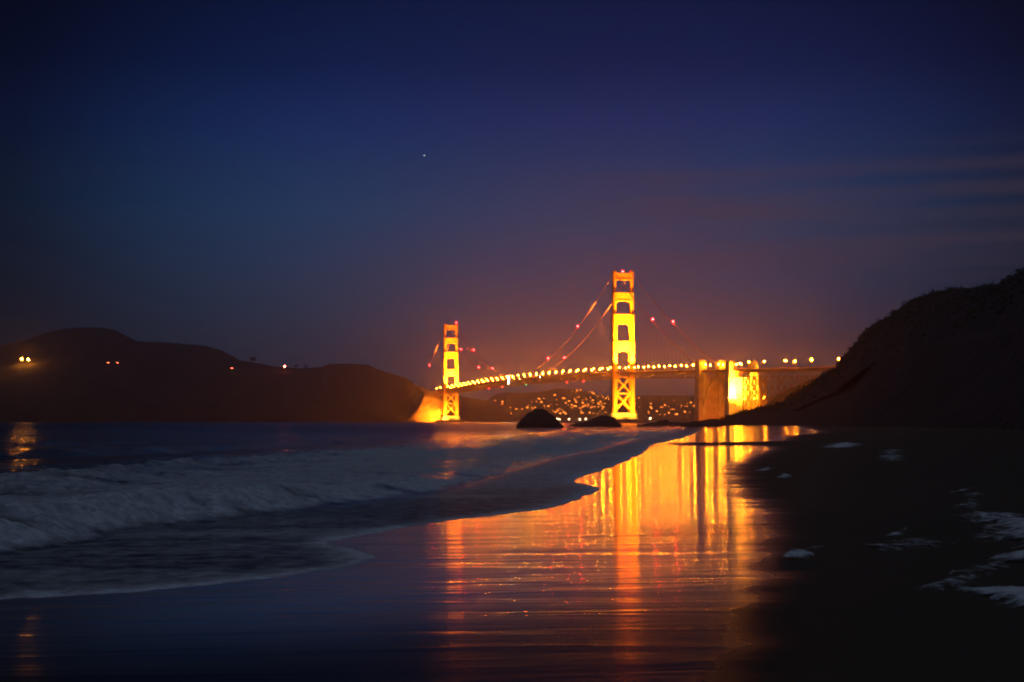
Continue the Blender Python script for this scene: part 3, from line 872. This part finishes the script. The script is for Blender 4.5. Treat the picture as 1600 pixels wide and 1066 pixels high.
# ------------------------------------------------------------------ street lamps
ORD = 'first second third fourth fifth sixth seventh eighth ninth tenth eleventh twelfth thirteenth fourteenth fifteenth sixteenth seventeenth eighteenth nineteenth twentieth twenty-first twenty-second twenty-third twenty-fourth twenty-fifth twenty-sixth twenty-seventh twenty-eighth twenty-ninth thirtieth'.split()
def make_lamp(h, rad, m):
    t = empty('street_lamp')
    mb = MB(); mb.bar((0, 0, 0), (0, 0, h), .22, 6, rad2=.14); mb.box(-.3, .3, -.3, .3, 0, .9); mb.build('post', M['dark'], t)
    mb = MB(); mb.bar((0, 0, h - .1), (0, 1.6, h + .7), .12, 5); mb.build('arm', M['dark'], t)
    mb = MB(); mb.ball((0, 1.7, h + .35), rad, 8, 5); mb.build('lamp_globe', m, t)
    return t
lamp0 = make_lamp(7.0, .75, M['amber']); remember(lamp0)
used = [False]
def place_lamp(proto, s, t, label, group, flag, z=None):
    o = proto if not flag[0] else copy_tree(proto)
    flag[0] = True
    o.location = W(s, t, deck_z(s))
    o.rotation_euler = (0, 0, ROT + (0 if t < 0 else math.pi))
    tag(o, label, 'street lamp', group)
G1 = 'amber street lamps along the bridge deck'
for side_, t in (('seaward', -HALF + .2), ('far', HALF - .2)):
    k = 0
    for s in np.arange(-22, -1270, -44.0):
        place_lamp(lamp0, float(s), t, f'glowing amber street lamp on the bridge\'s {side_} rail, {ORD[k]} left of the taller tower', G1, used); k += 1
    k = 0
    for s in np.arange(20, 425, 44.0):
        place_lamp(lamp0, float(s), t, f'glowing amber street lamp on the bridge\'s {side_} rail, {ORD[k]} right of the taller tower', G1, used); k += 1
    k = 0
    for s in np.arange(-1298, -1400, -44.0):
        place_lamp(lamp0, float(s), t, f'glowing amber street lamp on the bridge\'s {side_} rail, {ORD[k]} left of the shorter tower', G1, used); k += 1
    for k, px in enumerate((1143, 1154)):
        place_lamp(lamp0, s_at(px + (6 if t > 0 else 0), t), t, f'glowing amber street lamp on the bridge\'s {side_} rail, {ORD[k]} right of the concrete pylons', G1, used)
lamp1 = make_lamp(8.5, .72, M['amber_tall']); remember(lamp1); used1 = [False]
for k, (px, t) in enumerate(((1168, -HALF), (1192, -HALF), (1225, -HALF), (1244, HALF), (1266, -HALF), (1308, -HALF))):
    place_lamp(lamp1, s_at(px, t), t, f'tall bright street lamp on the bridge approach, {ORD[k]} from the lit pylon towards the bluff', 'tall lamps on the bridge approach', used1)

# ------------------------------------------------------------------ red beacons on the cables and tower tops
def make_beacon(rad, m, name='beacon_light'):
    t = empty(name)
    mb = MB(); mb.bar((0, 0, -.2), (0, 0, 1.2), .18, 6); mb.box(-.5, .5, -.5, .5, 1.1, 1.4); mb.build('bracket', M['dark'], t)
    mb = MB(); mb.ball((0, 0, 1.4 + rad), rad, 8, 5); mb.build('lens', m, t)
    return t
beacon0 = make_beacon(.95, M['red']); remember(beacon0); used2 = [False]
def place(proto, flag, loc, label, cat, group=None):
    o = proto if not flag[0] else copy_tree(proto)
    flag[0] = True
    o.location = loc; o.rotation_euler = (0, 0, ROT)
    tag(o, label, cat, group)
    return o
GB = 'red beacons on the cables'
for px, py, label in ((671, 573.6, 'small red beacon on the cable left of the shorter tower'),
                      (720, 546.5, 'red beacon on the cable close beside the shorter tower\'s right leg'),
                      (740, 546.5, 'red beacon a little way right of the shorter tower, upper far cable'),
                      (748, 575, 'red beacon low on the main cable near the shorter tower, left of a pair'),
                      (769.7, 575, 'red beacon low on the main cable near the shorter tower, right of a pair'),
                      (856.6, 558, 'red beacon low on the main cable approaching the taller tower, left of a pair'),
                      (882, 558, 'red beacon low on the main cable approaching the taller tower, right of a pair'),
                      (902.6, 505, 'red beacon high on the main cable left of the taller tower'),
                      (1020, 506.7, 'red beacon on the side cable right of the taller tower, nearer the tower'),
                      (1051.8, 507, 'red beacon on the side cable right of the taller tower, farther from the tower')):
    best = None
    for t in (-HALF, HALF):
        s = s_at(px, t); p = W(s, t, cable_z(s))
        y = HY - (p.z + 2 - EYE) / p.y * FPX
        if best is None or abs(y - py) < best[0]:
            best = (abs(y - py), p, y)
    print('beacon', px, py, round(best[2], 1))
    place(beacon0, used2, best[1] + Vector((0, 0, .6)), label, 'beacon', GB)
place(beacon0, used2, W(-1280, HALF, 228.2), 'red beacon on top of the shorter tower', 'beacon', 'red beacons on the tower tops')
place(beacon0, used2, W(0, 0, 224.4), 'small red beacon on top of the taller tower', 'beacon', 'red beacons on the tower tops')
nav0 = make_beacon(.9, M['red_deep'], 'navigation_light'); remember(nav0); used3 = [False]
def hang(px, proto, flag, label):
    s = s_at(px, -HALF)
    o = place(proto, flag, W(s, -HALF, deck_z(s) - 9.4), label, 'navigation light', 'navigation lights under the deck')
    o.rotation_euler = (math.pi, 0, ROT)
for px, label in ((764, 'dim red navigation light under the deck, leftmost of four'), (785, 'dim red navigation light under the deck, second from the shorter tower'),
                  (886, 'dim red navigation light under the deck, third from the shorter tower'), (911.5, 'dim red navigation light under the deck, nearest the taller tower')):
    hang(px, nav0, used3, label)
gr = make_beacon(.6, M['green'], 'navigation_light'); remember(gr); hang(822, gr, [False], 'green navigation light under the middle of the deck')

# ------------------------------------------------------------------ vehicles and white lights on the deck
def car(loc, rz, label, lamp, big=1.0, cat='car', front=True, group=None):
    t = empty('car', loc, rz)
    tag(t, label, cat, group)
    b = big
    mb = MB()
    mb.frustum((-2.2 * b, 2.2 * b, -.9 * b, .9 * b, .35 * b), (-2.2 * b, 2.2 * b, -.92 * b, .92 * b, .95 * b))
    mb.frustum((-1.5 * b, 1.1 * b, -.85 * b, .85 * b, .95 * b), (-1.1 * b, .5 * b, -.7 * b, .7 * b, 1.5 * b))
    mb.build('body', M['dark'], t)
    for x in (-1.35, 1.35):
        for y in (-.8, .8):
            m_ = MB(); m_.bar((x * b, y * b - .12, .33 * b), (x * b, y * b + .12, .33 * b), .33 * b, 10); m_.build('wheel', M['dark'], t)
    for y in (-.6, .6):
        m_ = MB(); m_.ball((2.2 * b, y * b, .72 * b), .34 * b, 8, 5); m_.build('headlight' if front else 'taillight', lamp, t)
for px, label, big in ((843, 'car with bright white headlights on the bridge deck, nearer the taller tower', 1.25), (811.5, 'car with white headlights on the middle of the bridge deck', 1.15)):
    s = s_at(px, -6); p = W(s, -6, deck_z(s) + .01)
    car(p, ROT, label, M['white'], big, group='cars on the bridge')
s = s_at(796.5, -HALF)
wm = empty('work_light_mast', W(s, -HALF - 1.5, deck_z(s) - 9), ROT)
tag(wm, 'tall bright white light mast standing at the middle of the bridge', 'light mast')
mb = MB(); mb.bar((0, 0, 0), (0, 0, 17), .4, 6); mb.bar((0, 1.2, 7), (0, -.4, 7), .3, 5); mb.build('mast', M['dark'], wm)
for z in (3, 8.5, 12.5, 16):
    mb = MB(); mb.ball((0, -.8, z), .85, 8, 5); mb.build('lamp', M['white'], wm)

# ------------------------------------------------------------------ floodlights
def floodlight(loc, aim, power, spot, label, group, blend=.8, col=(1, .37, .011), size=1.0, arm=None):
    loc, aim = Vector(loc), Vector(aim)
    d = (aim - loc).normalized()
    t = bpy.data.objects.new('floodlight', None); C.objects.link(t)
    t.location = loc; t.rotation_euler = d.to_track_quat('-Z', 'Y').to_euler()
    t.empty_display_size = .5
    tag(t, label, 'floodlight', group)
    mb = MB()
    mb.frustum((-.7 * size, .7 * size, -.5 * size, .5 * size, -.1), (-.35 * size, .35 * size, -.25 * size, .25 * size, .9 * size))
    mb.bar((-.8 * size, 0, 0), (-.8 * size, 0, .9 * size), .08); mb.bar((.8 * size, 0, 0), (.8 * size, 0, .9 * size), .08)
    mb.build('housing', M['dark'], t)
    mb = MB(); mb.box(-.62 * size, .62 * size, -.44 * size, .44 * size, -.2, -.11); mb.build('lens', M['lens'], t)
    if arm is not None:
        inv = t.matrix_basis.inverted()
        mb = MB(); mb.bar(inv @ Vector(loc), inv @ Vector(arm), .22, 5); mb.build('bracket', M['dark'], t)
    ld = bpy.data.lights.new('floodlight_beam', 'SPOT')
    ld.energy = power; ld.color = col; ld.spot_size = R(spot); ld.spot_blend = blend; ld.shadow_soft_size = .6
    lo = bpy.data.objects.new('beam', ld); C.objects.link(lo); lo.parent = t; lo.location = (0, 0, -.6)
    return t
PW = 4.8e7
for base, nm in ((0, 'taller'), (-1280, 'shorter')):
    dz = deck_z(base)
    for sg, sd in ((-1, 'seaward'), (1, 'far')):
        floodlight(W(base + 25, sg * 8, dz + 3), W(base, sg * (HALF - 5.5), 116), PW * .72, 63, f'floodlight on the deck aimed up the {nm} tower, {sd} side', 'tower floodlights', arm=W(base + 25, sg * 8, dz))
        floodlight(W(base + 47, sg * 10, 7), W(base, sg * 12, 36), PW * (.025 if base == 0 else .02), 80, f'floodlight on the fender wall below the {nm} tower, {sd} side', 'tower floodlights', col=(1, .42, .02), arm=W(base + 47, sg * 10, 4))
nb = W(-1280, 0, 0)
floodlight(W(-1280 + 34, -21, 7), nb + Vector((-60, 22, 26)), PW * .05, 130, 'floodlight on the shorter tower\'s fender aimed at the cliff', 'shore floodlights', col=(1, .28, .012), arm=W(-1280 + 34, -21, 4))
floodlight(W(-1280 - 10, -27, 7), nb + Vector((-50, 40, 30)), PW * .015, 130, 'second floodlight aimed at the cliff, on the seaward end of the fender', 'shore floodlights', col=(1, .28, .012), arm=W(-1280 - 10, -27, 4))
for k, (s, t, z, e_, lab) in enumerate(((484, -18, 31, .11, 'leftmost'), (488, -9, 29, .04, 'second'), (492, 2, 30, .008, 'third'), (492, 9, 30, .008, 'fourth'), (491, 16, 31, .007, 'rightmost'))):
    fl = floodlight(W(s, t, z), W(462, t * .8 - 4, 50), PW * e_, 120, f'dazzling floodlight in front of the lit concrete pylon, {lab} of five', 'pylon floodlights', size=1.6, arm=W(s, t, 2))
    mb = MB(); mb.ball((0, 0, 1.9), .75, 8, 5); mb.build('back_glow_ball', M['amber'], fl)  # glowing ball added behind the housing so the floodlight shows as a dot
for k, (s, t, e_, nm) in enumerate(((540, -12, .008, 'left'), (544, 8, .007, 'right'))):
    floodlight(W(s, t, 12), W(470, t * .6, 22), PW * e_, 110, f'low floodlight on the slope under the approach, {nm} one', 'pylon floodlights', col=(1, .55, .04), arm=W(s, t, 2))
for k, (t, nm) in enumerate(((-4, 'left'), (12, 'right'))):
    floodlight(W(432, t, 8), W(365, t, 30), PW * .0026, 120, f'low floodlight under the arch washing the broad pylon, {nm} one', 'pylon floodlights', col=(1, .17, .002), arm=W(432, t, -1))

# ------------------------------------------------------------------ lit houses on the far hill, lamps along the far shore
def house_mesh():
    mb = MB()
    mb.box(-6, 6, -4, 4, -3, 5, 0)
    mb.add([(-6.5, -4.5, 5), (6.5, -4.5, 5), (6.5, 4.5, 5), (-6.5, 4.5, 5), (-6.5, 0, 8), (6.5, 0, 8)], [(0, 1, 5, 4), (2, 3, 4, 5), (0, 4, 3), (1, 2, 5)], 1)
    mb.box(-3.4, -.2, -4.3, -4.02, .6, 3.8, 2); mb.box(.3, 3.0, -4.3, -4.02, .6, 3.8, 2)
    return mb
z1 = [(893, 806), (940, 830), (955, 827), (1007, 851), (1018, 849), (1050, 808), (1065, 815), (1080, 803), (1090, 798), (1145, 812), (1158, 815), (1175, 820), (1200, 838), (1230, 840), (1250, 842), (1120, 858), (1092, 868), (1145, 855), (1185, 862),
      (1165, 848), (1033, 888), (1073, 893), (1087, 893), (1118, 905), (1158, 888), (1180, 900), (1195, 895), (1222, 878), (1230, 868), (1220, 900), (1240, 878), (1245, 902), (1257, 880), (1270, 855), (1320, 918), (1438, 848), (1420, 882), (1438, 900), (1505, 903)]
z2 = [(8, 770), (70, 775), (88, 775), (100, 787), (155, 802), (178, 803), (30, 800), (20, 825), (10, 855), (58, 858), (85, 855), (115, 838), (150, 845), (100, 865), (355, 808), (340, 840), (358, 858), (418, 862), (478, 858), (488, 860), (468, 900), (490, 898), (508, 895), (602, 850), (614, 856), (598, 888), (640, 838), (655, 832), (590, 860)]
pts = [(620 + x / 3.8075, 400 + y / 3.8075) for x, y in z1] + [(900 + x / 3.636, 400 + y / 3.636) for x, y in z2]
hr = random.Random(5)
for _ in range(110):
    px = hr.choice((hr.uniform(770, 950), hr.uniform(840, 1085)))
    pts.append((px, hr.uniform(622, 648)))
house0 = house_mesh().build('hillside_house', [M['house'], M['roof'], M['window']])
KIDS[house0.name] = []
for k, (px, py) in enumerate(pts):
    o = house0 if k == 0 else house0.copy()
    if k: C.objects.link(o)
    o.location = on_hill(tiburon, px, py)
    o.rotation_euler = (0, 0, random.uniform(-.5, .5))
    sc = random.choice((.35, .4, .5, .6, .8)) ; o.scale = (sc, sc, sc)
    if px > 985: lab, g = 'tiny lit house on the far hill, right of the taller tower', 'lit houses right of the taller tower'
    elif py < 617: lab, g = 'tiny lit house high on the far hill, left of the taller tower', 'lit houses high on the far hill'
    else: lab, g = 'tiny lit house low on the far hill, left of the taller tower', 'lit houses low on the far hill'
    tag(o, lab, 'house', g)
sh = [(487, 962), (535, 967), (585, 960), (612, 970), (635, 972), (655, 970), (710, 965), (955, 970), (968, 975), (1025, 972), (1090, 975), (1125, 970), (1178, 968), (1372, 965), (1510, 968)]
sh2 = [(20, 932), (55, 928), (105, 925), (290, 924), (420, 925)]
sp = [(620 + x / 3.8075, 400 + y / 3.8075) for x, y in sh] + [(900 + x / 3.636, 400 + y / 3.636) for x, y in sh2]
sl = empty('shore_lamp')
mb = MB(); mb.bar((0, 0, -3), (0, 0, 7), .3, 6); mb.build('post', M['dark'], sl)
mb = MB(); mb.ball((0, 0, 7.6), 1.9, 8, 5); mb.build('lamp_globe', M['shore'], sl)
remember(sl); u4 = [False]
for px, py in sp:
    y = 5450.0
    lab = 'small bright lamp on the far shoreline, left of the taller tower' if px < 955 else 'small bright lamp on the far shoreline, right of or behind the taller tower'
    place(sl, u4, (px2m(px, y), y, max(1.0, py2z(py, y) - 7)), lab, 'shore lamp', 'lamps left of the taller tower' if px < 955 else 'lamps right of the taller tower')
# low quay wall that carries the shore lamps
mb = MB(); mb.box(px2m(740, 5450), px2m(1160, 5450), 5444, 5470, -3, 1.5)
tag(mb.build('quay_wall', M['concrete']), 'low pale quay wall along the far shoreline', 'wall')

# ------------------------------------------------------------------ lights on the left headland
def headland_lamp(px, py, rad, m, label, group=None):
    p = on_hill(marin, px, py)
    t = empty('road_lamp', p)
    tag(t, label, 'road lamp', group)
    mb = MB(); mb.bar((0, 0, -6), (0, -6, 9), .3, 6); mb.build('post', M['dark'], t)
    mb = MB(); mb.ball((0, -6, 9 + rad), rad, 8, 5); mb.build('lamp_globe', m, t)
yl = glow('headland_lamp_glow', (1.0, .30, .02), 330)
headland_lamp(39, 568, 2.4, yl, 'bright yellow lamp on the headland, left one of a close pair', 'pair of bright lamps')
headland_lamp(53, 568, 2.4, yl, 'bright yellow lamp on the headland, right one of a close pair', 'pair of bright lamps')
pk = glow('pink_lamp_glow', (1.0, .14, .08), 45)
headland_lamp(442, 580, 2.6, pk, 'pinkish lamp on the headland near the ridge trees')
rd = glow('taillight_glow', (1.0, .13, .05), 26)
for px, py, label in ((169, 569, 'car with red tail lights on the headland road, left of a pair'), (184, 569.5, 'car with red tail lights on the headland road, right of a pair'), (353, 577, 'lone car with red tail lights on the headland road')):
    p = on_hill(marin, px, py)
    car(p + Vector((0, -3, 1)), R(-60), label, rd, 2.2, front=False, group='cars on the headland road')

# star
mb = MB(); mb.ball((0, 0, 0), 5.2, 10, 6)
st = mb.build('star', M['star'])
st.location = (px2m(663, 20000), 20000, py2z(243, 20000))
tag(st, 'single tiny pale star high above the bridge', 'star')

# ------------------------------------------------------------------ foam left on the sand
foam_m = mat('beach_foam', (0.74, 0.77, 0.82), 0.85, var=0.35, scale=5, bump=0.02, bscale=18)
ft = foam_m.node_tree
fa_ = N(ft, 'ShaderNodeAttribute', attribute_name='thick')
fc_ = N(ft, 'ShaderNodeTexCoord')
fn_ = N(ft, 'ShaderNodeTexNoise', inp={'Scale': 6.0, 'Detail': 7, 'Roughness': 0.7}); ft.links.new(fc_.outputs['Object'], fn_.inputs['Vector'])
fs_ = N(ft, 'ShaderNodeMath', operation='MULTIPLY_ADD', inp={1: 1.5, 2: -0.75}); ft.links.new(fn_.outputs[0], fs_.inputs[0])
fs2 = N(ft, 'ShaderNodeMath', operation='ADD'); ft.links.new(fs_.outputs[0], fs2.inputs[0]); ft.links.new(fa_.outputs['Fac'], fs2.inputs[1])
fr_ = ramp(ft, [(0.0, (0,) * 3), (0.52, (0.95,) * 3)], 'EASE'); ft.links.new(fs2.outputs[0], fr_.inputs[0])
ftr = N(ft, 'ShaderNodeBsdfTransparent')
fmx = N(ft, 'ShaderNodeMixShader'); ft.links.new(fr_.outputs[0], fmx.inputs[0]); ft.links.new(ftr.outputs[0], fmx.inputs[1])
ft.links.new(ft.nodes['Principled BSDF'].outputs[0], fmx.inputs[2]); ft.links.new(fmx.outputs[0], ft.nodes['Material Output'].inputs[0])
def patch(poly, label, h=0.05, seed=0):
    P = []
    for px, py in poly:
        z = 0.0
        for _ in range(6):
            x, y = gp(px, py, z)
            z = float(sand_z(np.array([x]), np.array([y]))[0])
        P.append((x, y))
    P = np.array(P)
    lo, hi = P.min(0), P.max(0)
    nx = 90; ny = 70
    gx, gy = np.meshgrid(np.linspace(lo[0], hi[0], nx), np.linspace(lo[1], hi[1], ny))
    ins = np.zeros(gx.shape, bool); dist = np.full(gx.shape, 1e9)
    for (ax, ay), (bx, by) in zip(P, np.roll(P, -1, 0)):
        c_ = ((ay > gy) != (by > gy)) & (gx < (bx - ax) * (gy - ay) / (by - ay + 1e-12) + ax)
        ins ^= c_
        l2 = (bx - ax) ** 2 + (by - ay) ** 2 + 1e-9
        t = np.clip(((gx - ax) * (bx - ax) + (gy - ay) * (by - ay)) / l2, 0, 1)
        dist = np.minimum(dist, np.hypot(gx - ax - t * (bx - ax), gy - ay - t * (by - ay)))
    sg = np.where(ins, dist, -dist)
    wd = 0.15 * min(hi - lo) + .03
    sg = sg + (vnoise(gx, gy, 2.5 / (wd * 4), seed, 4) - .5) * wd * 1.6
    base = sand_z(gx, gy)
    z = base + np.where(sg > 0, h * .7 * np.clip(sg / wd, 0, 1), -.01) + (vnoise(gx, gy, 4, seed + 2, 3) - .4) * h * .8 * (sg > 0)
    z += .006
    o = grid_obj('foam_patch', gx, gy, z, foam_m, {'thick': np.clip(sg / (2.2 * wd), 0, 1)}, keep=sg > 0)
    tag(o, label, 'sea foam', 'patches of foam left on the sand')
q = lambda L_: [(1150 + x / 3.136, 660 + y / 3.136) for x, y in L_]
patch(q([(400, 124), (470, 104), (560, 98), (625, 108), (600, 122), (500, 127)]), 'thin white streak of foam farthest up the dark sand', .05, 1)
patch(q([(690, 170), (720, 140), (800, 135), (812, 180), (770, 200), (740, 185)]), 'small ragged foam clump at the back of the dark sand', .06, 2)
patch(q([(90, 240), (140, 222), (180, 222), (160, 238)]), 'faint narrow foam fleck beside the bright reflection, left of two', .02, 3)
patch(q([(195, 272), (230, 250), (278, 262), (250, 276)]), 'faint narrow foam fleck beside the bright reflection, right of two', .02, 4)
patch(q([(1055, 346), (1100, 325), (1165, 318), (1130, 340)]), 'small foam fleck just behind the hooked foam mass', .03, 5)
patch(q([(1105, 470), (1110, 420), (1125, 385), (1150, 352), (1192, 350), (1196, 390), (1172, 415), (1200, 445), (1260, 462), (1330, 450), (1500, 480), (1650, 520), (1650, 640), (1411, 622), (1300, 600), (1200, 606), (1120, 600), (1000, 612), (860, 622), (700, 630), (625, 605), (700, 580), (860, 565), (970, 545), (1040, 565), (1110, 585), (1160, 550), (1240, 535), (1240, 500), (1180, 478)]),
      'large hooked mass of white foam with a long tail pointing left', .09, 6)
patch(q([(205, 675), (260, 645), (330, 640), (395, 655), (370, 668), (290, 676)]), 'oval foam blob left of the long foam tail', .06, 7)
patch(q([(230, 632), (330, 618), (430, 602), (470, 612), (400, 624), (300, 634)]), 'thin foam streak just above the oval foam blob', .02, 8)
patch(q([(870, 832), (960, 795), (1050, 760), (1110, 715), (1200, 675), (1310, 655), (1411, 640), (1600, 620), (1600, 690), (1411, 700), (1300, 730), (1180, 760), (1090, 790), (1000, 825)]), 'broad slanting band of foam below the hooked mass', .07, 9)
patch(q([(1060, 830), (1180, 822), (1280, 808), (1411, 812), (1600, 830), (1600, 960), (1411, 930), (1330, 905), (1260, 868), (1170, 845)]), 'lowest foam patch at the near right of the sand', .05, 10)
patch(q([(715, 570), (760, 545), (835, 515), (842, 530), (800, 555)]), 'short thin foam wisp above the long foam tail', .02, 11)

# ------------------------------------------------------------------ haze
hm = bpy.data.materials.new('sea_haze')
hm.use_nodes = True
ht = hm.node_tree
ht.nodes.clear()
pv = N(ht, 'ShaderNodeVolumePrincipled')
pv.inputs['Color'].default_value = (.95, .87, .84, 1)
pv.inputs['Density'].default_value = 0.00011
pv.inputs['Anisotropy'].default_value = 0.86
ho = N(ht, 'ShaderNodeOutputMaterial')
ht.links.new(pv.outputs[0], ho.inputs['Volume'])
mb = MB(); mb.box(-5200, 5200, -600, 9500, -70, 420)
hz = mb.build('haze', hm)
tag(hz, 'thin sea haze hanging over the strait', 'haze', kind='stuff')
